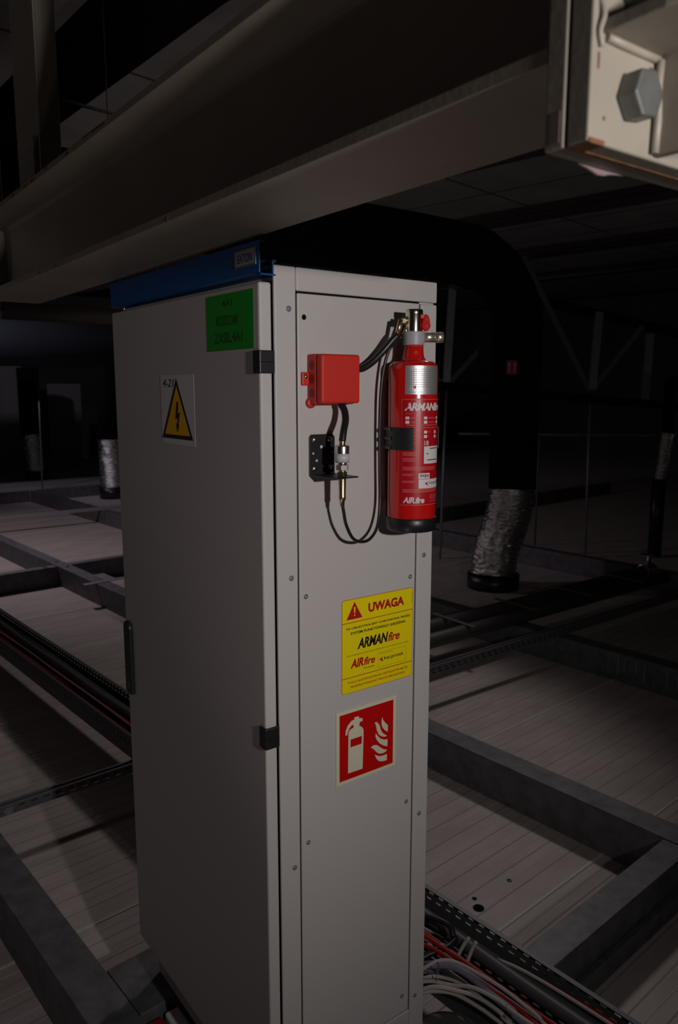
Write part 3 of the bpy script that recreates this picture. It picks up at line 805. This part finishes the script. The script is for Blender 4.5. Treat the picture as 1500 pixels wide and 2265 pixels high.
for a0, a1, ys in ((-14, 82, (942,)), (-22, 18, (1004, 1007, 1010)), (-22, 10, (1017, 1020, 1023)), (-22, 66, (1037, 1040, 1043)), (-22, 6, (1053, 1056)), (-22, 10, (1069, 1072)), (-21, 80, (1088, 1091, 1094)), (-25, 80, (1124,)), (46, 80, (1102, 1106, 1110, 1116)), (37, 46, (957, 967)), (4, 18, (958, 966, 974, 982))):
    for k, yy in enumerate(ys):
        w2.rect(m, a0, a1 - (k % 2) * 5, zz(yy + 0.9), zz(yy - 0.7))
m.build('pale_print', M_PINKINK, lb)
m = MB(); w3.text(m, 'mcpu', 19, 42, zz(1062), zz(1054), bold=0.02); w3.text(m, 'kacprzak', 44, 88, zz(1079), zz(1070))
w3.rect(m, 44, 74, zz(996), zz(994)); w3.rect(m, 34, 40, zz(1008), zz(1006)); w3.rect(m, 36, 76, zz(1022), zz(1020)); m.build('dark_print', M_INK, lb)
m = MB(); m.raw([w3.p(31, zz(1075)), w3.p(41, zz(1070)), w3.p(38, zz(1075)), w3.p(42, zz(1081))], [(0, 1, 2), (0, 2, 3)]); m.build('arrow_mark', M_REDINK, lb)

# wall bracket with clip strap
br = thing('extinguisher_bracket', 'black wall bracket whose clip hugs the red fire extinguisher', 'bracket', (AX, 0, 1.586))
m = MB(); m.box(-0.019, 0.019, -0.0062, 0.0008, 0.02, 0.30); m.build('back_plate', M_BLACK, br, 0.001)
m = MB()
zc0, zc1 = zz(999), zz(947.5)
ro, ri = RR + 0.0042, RR + 0.0010
a_back = math.radians(90)
def arc(mb, a0, a1, r0, r1, z0, z1, n=22):
    vs2 = []
    for i in range(n + 1):
        a = a0 + (a1 - a0) * i / n
        for r, z in ((r0, z0), (r1, z0), (r1, z1), (r0, z1)):
            vs2.append((r * math.cos(a), AY + r * math.sin(a), z))
    fc = [(0, 1, 2, 3), tuple(4 * n + k for k in (3, 2, 1, 0))]
    for i in range(n):
        for k in range(4):
            fc.append((4 * i + k, 4 * i + (k + 1) % 4, 4 * i + 4 + (k + 1) % 4, 4 * i + 4 + k))
    mb.raw(vs2, fc)
arc(m, PC + math.radians(3.5), PC - math.radians(100), ri, ro, zc0, zc1)
cl = m.build('clip_arm', M_BLACK, br, 0.0012)
m = MB(); arc(m, PC + math.radians(93), PC + math.radians(150), ri, ro, zc0, zc1); m.build('clip_arm', M_BLACK, br, 0.0012)
m = MB()
for k in range(3):
    z = zc0 + 0.004 + k * (zc1 - zc0 - 0.008) / 2
    arc(m, PC - math.radians(52), PC - math.radians(104), ro - 0.0002, ro + 0.004, z - 0.003, z + 0.003, 8)
m.build('clip_rib', M_BLACK, cl, 0.001)

# ------------------------------------------------------------------ red junction box
jb = thing('junction_box', 'small square red plastic junction box on the side panel', 'junction box', (0.1165, 0.0012, 1.886))
m = MB(); m.box(-0.0455, 0.0455, -0.028, -0.0002, -0.0475, 0.0455); base = m.build('base', M_REDPL, jb, 0.004, 3)
m = MB(); m.box(-0.0450, 0.0450, -0.0465, -0.0285, -0.0455, 0.0450); m.build('lid', M_REDPL, jb, 0.005, 4)
for zc in (0.025, 0.0, -0.026):
    m = MB(); m.cyl((-0.0458, -0.016, zc), (-0.0450, -0.016, zc), 0.0085, 18); m.build('knockout', mat('dark red knockout', (0.20, 0.008, 0.006), 0.6), base)
m = MB(); m.box(-0.060, -0.0445, -0.006, -0.0002, -0.012, 0.0125); tb = m.build('mounting_tab', M_REDPL, jb, 0.002)
m = MB(); m.lathe([(0.0, -0.003), (0.002, -0.0028), (0.0042, -0.0012), (0.0046, 0.0)], 16); o = m.build('screw', M_CHROME, tb); o.rotation_euler = (-R90, 0, 0); o.location = (-0.053, -0.006, 0.0045)
m = MB(); m.lathe([(0.0, -0.008), (0.008, -0.008), (0.010, -0.006), (0.010, 0.0)], 20); o = m.build('mounting_tab', M_REDPL, jb); o.rotation_euler = (-R90, 0, 0); o.location = (-0.040, -0.0002, -0.0445)
m = MB(); m.box(0.0452, 0.049, -0.030, -0.010, 0.010, 0.030); m.build('cable_gland', M_REDPL, base, 0.002)


# ------------------------------------------------------------------ pressure switch on its angle bracket
ab = thing('angle_bracket', 'black steel angle bracket screwed below the red box', 'bracket', (0.102, 0.0012, 1.706))
m = MB(); m.quadbox([(-0.0285, -0.0002, -0.002), (0.031, -0.0002, -0.002), (0.031, -0.0002, 0.070), (0.026, -0.0002, 0.076), (-0.024, -0.0002, 0.076), (-0.0285, -0.0002, 0.071)], (0, -0.0028, 0))
m.build('upright_plate', M_BLACK, ab, 0.0006)
m = MB(); m.box(-0.0285, 0.031, -0.078, -0.0032, -0.0028, 0.0); m.build('shelf_plate', M_BLACK, ab, 0.0006)
for x, z in ((-0.018, 0.066), (0.0185, 0.066), (-0.018, 0.011), (0.0185, 0.011)):
    m = MB(); m.lathe([(0.0, -0.0034), (0.0025, -0.0032), (0.0050, -0.0014), (0.0056, 0.0)], 16); o = m.build('screw', M_ZINC, ab); o.rotation_euler = (-R90, 0, 0); o.location = (x, -0.003, z)
for x, z, r in ((-0.001, 0.052, 0.0032), (-0.020, 0.040, 0.0022), (0.024, 0.041, 0.0022), (-0.012, 0.026, 0.0026), (0.012, 0.022, 0.0014)):
    m = MB(); m.cyl((x, -0.0029, z), (x, -0.00325, z), r, 14); m.build('hole', M_CAB, ab)
PX, PY = 0.106, -0.062
ps = thing('pressure_switch', 'small steel pressure switch standing through the black bracket', 'pressure switch', (PX, PY, 1.65))
m = MB(); m.lathe([(0.0, 0.082), (0.0125, 0.082), (0.0132, 0.0835), (0.0132, 0.112), (0.0125, 0.114), (0.0, 0.114)], 32); m.build('body', M_STEEL, ps)
m = MB(); m.lathe([(0.0134, 0.083), (0.0134, 0.099)], 32); m.build('label', mat('switch label', (0.50, 0.47, 0.50), 0.45), ps)
m = MB(); m.lathe([(0.0, 0.114), (0.006, 0.114), (0.0055, 0.122), (0.004, 0.124), (0.0, 0.124)], 20); m.build('stem', M_BRASS, ps)
m = MB(); m.hexa((0, 0, 0.068), (0, 0, 1), 0.0125, 0.010); m.cyl((0, 0, 0.078), (0, 0, 0.083), 0.0085); m.build('nut', M_STEEL, ps, 0.0006)
m = MB(); m.hexa((0, 0, 0.0565), (0, 0, 1), 0.0095, 0.0085, 0.4); m.cyl((0, 0, 0.064), (0, 0, 0.069), 0.006); m.build('lock_nut', M_BRASS, ps, 0.0005)
m = MB(); m.lathe([(0.0, 0.053), (0.0072, 0.053), (0.0074, 0.050), (0.0066, 0.020), (0.0070, 0.019), (0.0066, 0.012), (0.0048, 0.010), (0.0045, 0.001), (0.0, 0.001)], 24); m.build('tube_fitting', M_BRASS, ps)

m = MB(); m.tube(spline([(PX, PY, 1.655), (0.1095, -0.062, 1.638), (0.1185, -0.058, 1.612), (0.139, -0.052, 1.583), (0.168, -0.043, 1.571), (0.195, -0.037, 1.574), (0.219, -0.029, 1.595), (0.2325, -0.020, 1.64), (0.2325, -0.018, 1.72), (0.2320, -0.018, 1.80), (0.2335, -0.020, 1.87), (0.240, -0.024, 1.92), (0.250, -0.030, 1.95), (0.262, -0.046, 1.968)], 8), 0.0032, 10)
tag(m.build('thin_tube', M_RUBBER), 'thin black tube looping from the pressure switch up to the extinguisher valve', 'tube')
m = MB(); m.tube(spline([(0.166, -0.020, 1.906), (0.185, -0.021, 1.907), (0.208, -0.024, 1.920), (0.230, -0.030, 1.941), (0.2445, -0.038, 1.960), (0.2525, -0.0435, 1.970)], 8), 0.0072, 12)
tag(m.build('corrugated_hose', M_RUBBER), 'black hose from the red box to the extinguisher valve', 'hose')
m = MB(); m.tube(spline([(0.129, -0.026, 1.8385), (0.130, -0.036, 1.828), (0.124, -0.048, 1.810), (0.112, -0.058, 1.790), (PX, PY, 1.772)], 8), 0.0068, 12)
tag(m.build('corrugated_hose', M_RUBBER), 'short black hose between the red box and the pressure switch', 'hose')

# ------------------------------------------------------------------ big cream I-beam overhead with its bolted joint
XL, XR, ZB, ZU = -0.195, -0.015, 2.136, 2.358
XC = (XL + XR) / 2
YB = -0.7505
ib = thing('steel_beam', 'big cream painted steel I-beam crossing above the cabinet', 'beam', (XC, YB, ZB)); ib['kind'] = 'thing'
LB = 2.13
hw = (XR - XL) / 2
H = ZU - ZB
m = MB()
m.box(-hw, hw, 0, LB, 0, 0.013); m.box(-hw, hw, 0, LB, H - 0.013, H); m.box(-0.005, 0.005, 0, LB, 0.013, H - 0.013)
for s in (-1, 1):
    for za, zb_ in ((0.013, 1), (H - 0.013, -1)):
        pts = [(s * 0.005, 0, za), (s * 0.018, 0, za)] + [(s * (0.018 - 0.013 * math.sin(k * R90 / 4)), 0, za + zb_ * (0.013 - 0.013 * math.cos(k * R90 / 4))) for k in range(1, 5)]
        m.quadbox(pts, (0, LB, 0))
m.build('profile', M_BEAM, ib, 0.0025)
m = MB(); m.box(-hw - 0.22, hw + 0.0, LB, LB + 0.014, 0.0, H); m.build('far_plate', M_BEAM, ib, 0.002)
PZ = 2.065 - ZB
m = MB(); m.box(-hw - 0.001, hw + 0.06, -0.0205, -0.0003, PZ, 0.34); m.build('end_plate', M_BEAM, ib, 0.0022, 3)
rr = random.Random(3)
for k in range(14):
    y = rr.uniform(0.7, LB - 0.1); z = H - rr.uniform(0.0, 0.006)
    m = MB(); m.box(-hw - 0.0004, -hw + 0.001, y, y + rr.uniform(.01, .05), z - rr.uniform(.002, .006), z); m.build('rust_patch', M_RUST, ib)
for y in (0.76, 1.35, 1.48):
    m = MB(); m.box(-hw - 0.0004, -hw + 0.001, y, y + 0.012, 0.002, 0.007); m.build('rust_patch', M_RUST, ib)
m = MB(); m.box(-hw - 0.0014, -hw + 0.002, -0.016, -0.006, 0.005 + PZ, 0.03 + PZ); m.build('rust_patch', mat('chipped mauve paint', (0.20, 0.14, 0.14), 0.7), ib)

jb2 = thing('beam_joint', 'bright cream bolted steel beam end at the upper right', 'beam', (-0.195, YB - 0.0225, 2.065)); jb2['kind'] = 'thing'
m = MB(); m.box(0.0, 0.26, -0.0215, 0.0, 0.0, 0.405); m.build('end_plate', M_BEAM, jb2, 0.0022, 3)
m = MB(); m.box(0.092, 0.101, -0.40, -0.0215, 0.003, 0.405); m.build('web', M_BEAM, jb2, 0.0015)
m = MB(); m.quadbox([(0.013, -0.0215, 0.083), (0.092, -0.0215, 0.083), (0.092, -0.40, 0.083), (0.060, -0.40, 0.083), (0.013, -0.075, 0.083)], (0, 0, 0.011))
m.build('stiffener', M_BEAM, jb2, 0.0015)
m = MB(); m.tube([(0.0885, -0.0255, 0.004), (0.0893, -0.0262, 0.03), (0.0882, -0.0255, 0.06), (0.089, -0.026, 0.079)], 0.0036, 10); m.build('weld_seam', M_BEAM, jb2)
m = MB(); m.tube([(0.016, -0.0228, 0.0805), (0.04, -0.0232, 0.080), (0.065, -0.0225, 0.0805), (0.090, -0.023, 0.0805)], 0.0036, 10); m.build('weld_seam', M_BEAM, jb2)
m = MB(); m.tube([(0.0885, -0.0255, 0.097), (0.0893, -0.0262, 0.15), (0.0885, -0.0255, 0.25)], 0.0045, 10); m.build('weld_seam', M_BEAM, jb2)
m = MB(); m.tube(spline([(0.010, -0.023, 0.072), (0.006, -0.0235, 0.083), (0.009, -0.0245, 0.095), (0.008, -0.0215, 0.108)]), 0.0026, 8); m.build('weld_bead', M_BEAM, jb2)
m = MB(); m.quadbox([(0.045, 0.020, -0.0002), (0.062, 0.020, -0.0030), (0.074, 0.020, -0.0058), (0.084, 0.020, -0.0052), (0.092, 0.020, -0.0030), (0.115, 0.020, -0.0002)], (0, 0.0045, 0)); m.build('weld_bead', mat('chipped mauve paint', (0.20, 0.14, 0.14), 0.7), jb2, 0.0015)
for x0, x1, y0, y1, z0, z1 in ((0.001, 0.255, -0.0030, 0.0012, -0.0006, 0.001), (0.001, 0.022, -0.0218, -0.004, -0.0006, 0.0035), (0.080, 0.087, -0.0224, -0.0214, 0.066, 0.073), (0.0075, 0.0095, -0.0222, -0.0214, 0.056, 0.068), (0.007, 0.011, -0.0222, -0.0214, 0.112, 0.118), (0.018, 0.0205, -0.0222, -0.0214, 0.019, 0.022)):
    m = MB(); m.box(x0, x1, y0, y1, z0, z1); m.build('rust_patch', M_RUST, jb2)
for i, (x, z) in enumerate(((0.0545, 0.0425), (0.0545, 0.120))):
    m = MB(); m.hexa((x, -0.0216, z), (0, -1, 0), 0.0208, 0.0185, 0.40)
    bo_ = m.build('bolt', mat('dull bolt zinc', (0.17, 0.18, 0.17), 0.42, 0.6, noise=0.2, scale=60), jb2, 0.002, 3)

# post standing on the far part of the beam
po = thing('steel_post', 'cream painted steel post standing on the big overhead beam', 'post', (-0.15, 0.826, 2.3585))
m = MB(); m.box(0, 0.006, 0, 0.20, 0, 2.13); m.box(0.006, 0.052, 0, 0.009, 0, 2.13); m.box(0.006, 0.052, 0.191, 0.20, 0, 2.13); m.build('channel', M_BEAM, po, 0.002)
m = MB(); m.box(-0.03, 0.10, -0.02, 0.24, 0.0, 0.002); m.build('base_plate', M_BEAM, po)
m = MB(); m.box(-0.012, -0.0005, 0.015, 0.024, 0.002, 0.12); m.build('stiffener', M_BEAM, po, 0.001)
m = MB(); m.box(-0.030, -0.020, 0.30, 0.44, 0, 2.13); m.build('rear_flange', M_GALV, po, 0.002)

# ------------------------------------------------------------------ ducts
du = thing('black_duct', 'large black insulated air duct bending down behind the cabinet', 'duct')
path = [(-2.6, 4.05, 3.12), (3.9, 3.98, 3.10)]
for k in range(9):
    a = R90 * k / 8; path.append((4.42 + 0.58 * math.sin(a), 3.97 - 0.24 * k / 8, 2.52 + 0.58 * math.cos(a)))
path += [(5.0, 3.73, 1.6), (4.95, 3.68, 0.92)]
m = MB(); m.tube(path, [0.27] * 2 + [0.26] * 3 + [0.25] * 2 + [0.235] * 4 + [0.225] * 2, 32); m.build('insulated_pipe', M_MATTE, du)


def foil_hose(path, r, seg, seed, parent, amp=0.02):
    """crumpled foil: a tube whose skin is dented facet by facet"""
    rr = random.Random(seed); mb = MB(); mb.tube(path, r, seg, False)
    n = len(path)
    vs3 = list(mb.bm.verts)
    for i in range(n):
        c = Vector(path[i]); prev = 0
        for k in range(seg):
            v = vs3[i * seg + k]; prev = 0.45 * prev + rr.uniform(-1, 1)
            v.co = c + (v.co - c) * (1 + amp * prev + (0.012 if i % 3 == 0 else -0.004)); v.co.z += rr.uniform(-.3, .3) * amp * r
    for f in mb.bm.faces:
        f.smooth = rr.random() < 0.5
    return mb.build('flexible_end', M_FOIL, parent)


path = [(4.95 - 0.26 * k / 60 + 0.03 * math.sin(k / 10), 3.68 - 0.03 * k / 60, 0.93 - 0.80 * k / 60) for k in range(61)]
o = foil_hose(path, 0.213, 56, 5, du); o['label'] = 'crinkled silver foil hose'
m = MB(); m.cyl((4.69, 3.65, 0.0), (4.69, 3.65, 0.13), 0.245, 36); m.build('collar', M_RUBBER, du)
al = thing('arrow_label', 'tiny red label with two upward arrows on the black duct', 'label', (4.79, 3.605, 2.00))
A_ = Flat((0, 0, 0), (0.803, -0.596, 0), (0, 0, 1), (-0.596, -0.803, 0))
m = MB(); A_.rect(m, -0.045, 0.055, 0, 0.13, 0, 0.004); m.build('sheet', mat('dark red label', (0.25, 0.01, 0.01), 0.6), al)
m = MB()
for x in (-0.02, 0.03):
    A_.rect(m, x - 0.006, x + 0.006, 0.015, 0.09, 0.005, 0.001); A_.shape(m, [(x - 0.018, 0.085), (x + 0.018, 0.085), (x, 0.118)], 0.005, 0.001)
m.build('arrow', mat('pale red arrow', (0.75, 0.22, 0.18), 0.6), al)


def drop_duct(x, y, ztop, zflex, lean, r, label, low=0.2):
    t = thing('drop_duct', label, 'duct', (x, y, 0))
    m = MB(); m.cyl((0, 0, zflex), (0, 0, ztop), r, 24); m.build('insulated_pipe', M_MATTE, t)
    foil_hose([(lean * (1 - k / 36), 0, zflex * (low * 0.8 + (1 - low * 0.8) * k / 36)) for k in range(0, 37)], r * 1.04, 28, int(zflex * 100), t, 0.03)
    m = MB(); m.cyl((lean, 0, 0.0), (lean, 0, zflex * low), r * 1.12, 24); m.build('collar', M_RUBBER, t)
    return t


drop_duct(3.96, 11.75, 2.25, 1.02, 0.0, 0.19, 'drop duct with foil end at the left edge of the cabinet')
drop_duct(3.62, 15.4, 2.3, 0.95, 0.06, 0.20, 'most distant black drop duct with foil end, at the far left')
drop_duct(7.27, 3.48, 2.0, 1.38, -0.11, 0.065, 'thin distant drop duct with foil end at the right edge', 0.64)
t = thing('ceiling_duct', 'wide dark round duct hanging across the left distance', 'duct', (0, 13.0, 2.68))
m = MB(); m.cyl((-4, 0, 0), (9, 0, 0), 0.42, 40); m.build('shell', M_DUCT, t)
m = MB()
for x in (1.5, 5.5):
    m.cyl((x, 0, 0.4), (x, 0, 1.81), 0.008, 8)
m.build('hanger', M_GALV, t)
t = thing('silver_pipe', 'dull silver pipe running above the wide dark duct', 'pipe', (0, 10.0, 2.93))
m = MB(); m.cyl((-4, 0, 0), (1.93, 0, 0), 0.125, 28); m.build('foil_part', M_FOIL, t)
m = MB(); m.cyl((1.93, 0, 0), (9, 0, 0), 0.135, 28); m.build('shell', M_PIPE, t)
m = MB()
for x in (1.2, 5.0):
    m.cyl((x, 0, 0.12), (x, 0, 1.57), 0.006, 8)
m.build('hanger', M_GALV, t)
t = thing('upper_duct', 'black duct running along the ceiling above the big beam', 'duct', (1.08, 1.1, 3.78), math.radians(3))
m = MB(); m.cyl((0, 0.1, 0), (0, 7.4, 0), 0.19, 28); m.build('shell', M_MATTE, t)
m = MB()
for y in (1.0, 4.6):
    m.cyl((0, y, 0.17), (0, y, 0.72), 0.004, 8)
m.build('hanger', M_GALV, t)
m = MB(); m.cyl((-0.10, 1.02, 2.64), (0.55, 2.05, 2.98), 0.006, 10); m.tube([(-0.10, 1.02, 2.64), (-0.08, 1.05, 2.65), (-0.03, 1.13, 2.676), (0.0, 1.18, 2.692)], [0.008, 0.013, 0.013, 0.007], 12)
tag(m.build('tie_rod', M_MATTE), 'thin dark tie rod with turnbuckle behind the post', 'rod')
m = MB(); m.cyl((0.45, 1.95, 2.36), (0.45, 1.95, 4.49), 0.0022, 8)
tag(m.build('hanger_rod', M_GALV), 'thin vertical hanger rod above the big beam', 'rod')

# pipes with clamps on the right
t = thing('pipe_pair', 'pair of dark pipes with clamps ending in a shiny valve on the floor at right', 'pipes', (0, 0, 0))
for k, yy in enumerate((2.50, 2.28)):
    m = MB(); m.cyl((0.9, yy - 0.01, 0.245), (5.45, yy + 0.07, 0.245), 0.05, 20); m.build('pipe', mat('dark pipe', (0.05, 0.045, 0.045), 0.55), t)
for x in (2.9, 3.55, 4.2, 4.9):
    m = MB(); m.box(x, x + 0.035, 2.22, 2.62, 0.296, 0.302); m.build('clamp', M_PURLIN, t, 0.001)
m = MB(); m.cyl((5.45, 2.57, 0.245), (5.60, 2.575, 0.245), 0.065, 24); m.cyl((5.52, 2.57, 0.25), (5.52, 2.57, 0.38), 0.03, 20); m.cyl((5.52, 2.57, 0.38), (5.52, 2.57, 0.395), 0.075, 24)
m.build('valve', M_STEEL, t, 0.003)

# ------------------------------------------------------------------ truss and hanger rods on the right
tr_ = thing('roof_truss', 'galvanized truss with upright and slanting struts in the right background', 'truss')
m = MB()
P1t, P1b = Vector((5.51, 5.11, 3.07)), Vector((5.34, 5.01, 1.90))
P2t, P2b = Vector((6.78, 4.10, 2.71)), Vector((6.63, 4.04, 1.86))
P3t, P3b = Vector((7.20, 3.73, 2.47)), Vector((7.08, 3.67, 1.71))
for a, b in ((P1t, P1b), (P2t, P2b), (P3t, P3b)):
    m = MB(); m.bar(a, b, 0.085, 0.05, (0.588, 0.793, 0)); m.build('upright', M_GALVL, tr_, 0.002)
for a, b in ((Vector((6.10, 4.62, 3.30)), P2b + Vector((-.02, .02, 0))), (Vector((5.95, 4.70, 2.62)), P1b), (Vector((7.15, 3.80, 2.55)), P2b), (Vector((4.9, 5.4, 2.35)), P1b)):
    m = MB(); m.bar(a, b, 0.055, 0.04, (0.588, 0.793, 0)); m.build('diagonal', M_PURLIN, tr_, 0.002)
m = MB(); m.bar(P1b + (P1b - P3b) * 0.4, P3b + (P3b - P1b) * 0.6, 0.05, 0.09, (0, 0, 1)); m.build('bottom_chord', M_MATTE, tr_, 0.002)
m = MB(); m.bar(P1t + Vector((-1.1, 0.8, 0.30)), P3t + Vector((1.2, -0.8, -0.24)), 0.05, 0.10, (0, 0, 1)); m.build('top_chord', M_MATTE, tr_, 0.002)
for (a, b), lab in (((( 5.35, 5.01, 1.86), (5.14, 4.84, 0.0)), 'thin hanger rod standing between cabinet and black duct'),
                    (((6.61, 4.04, 1.80), (6.50, 3.92, 0.0)), 'faint hanger rod below the middle truss upright'),
                    (((3.30, 13.45, 2.25), (3.27, 13.5, 0.0)), 'thin vertical rod in the left distance before the drop duct')):
    m = MB(); m.cyl(a, b, 0.014, 10); tag(m.build('hanger_rod', M_GALVL), lab, 'rod')
t = thing('conduit', 'thin level conduit crossing the dark background at right', 'conduit')
m = MB(); m.cyl((5.75, 5.2, 1.35), (12.0, 1.6, 1.24), 0.016, 10); m.build('pipe', M_GALV, t)
for p in ((6.6, 4.71, 1.335), (9.0, 3.33, 1.293)):
    m = MB(); m.cyl((p[0], p[1], 0.0), p, 0.012, 8); m.build('support', M_GALV, t)
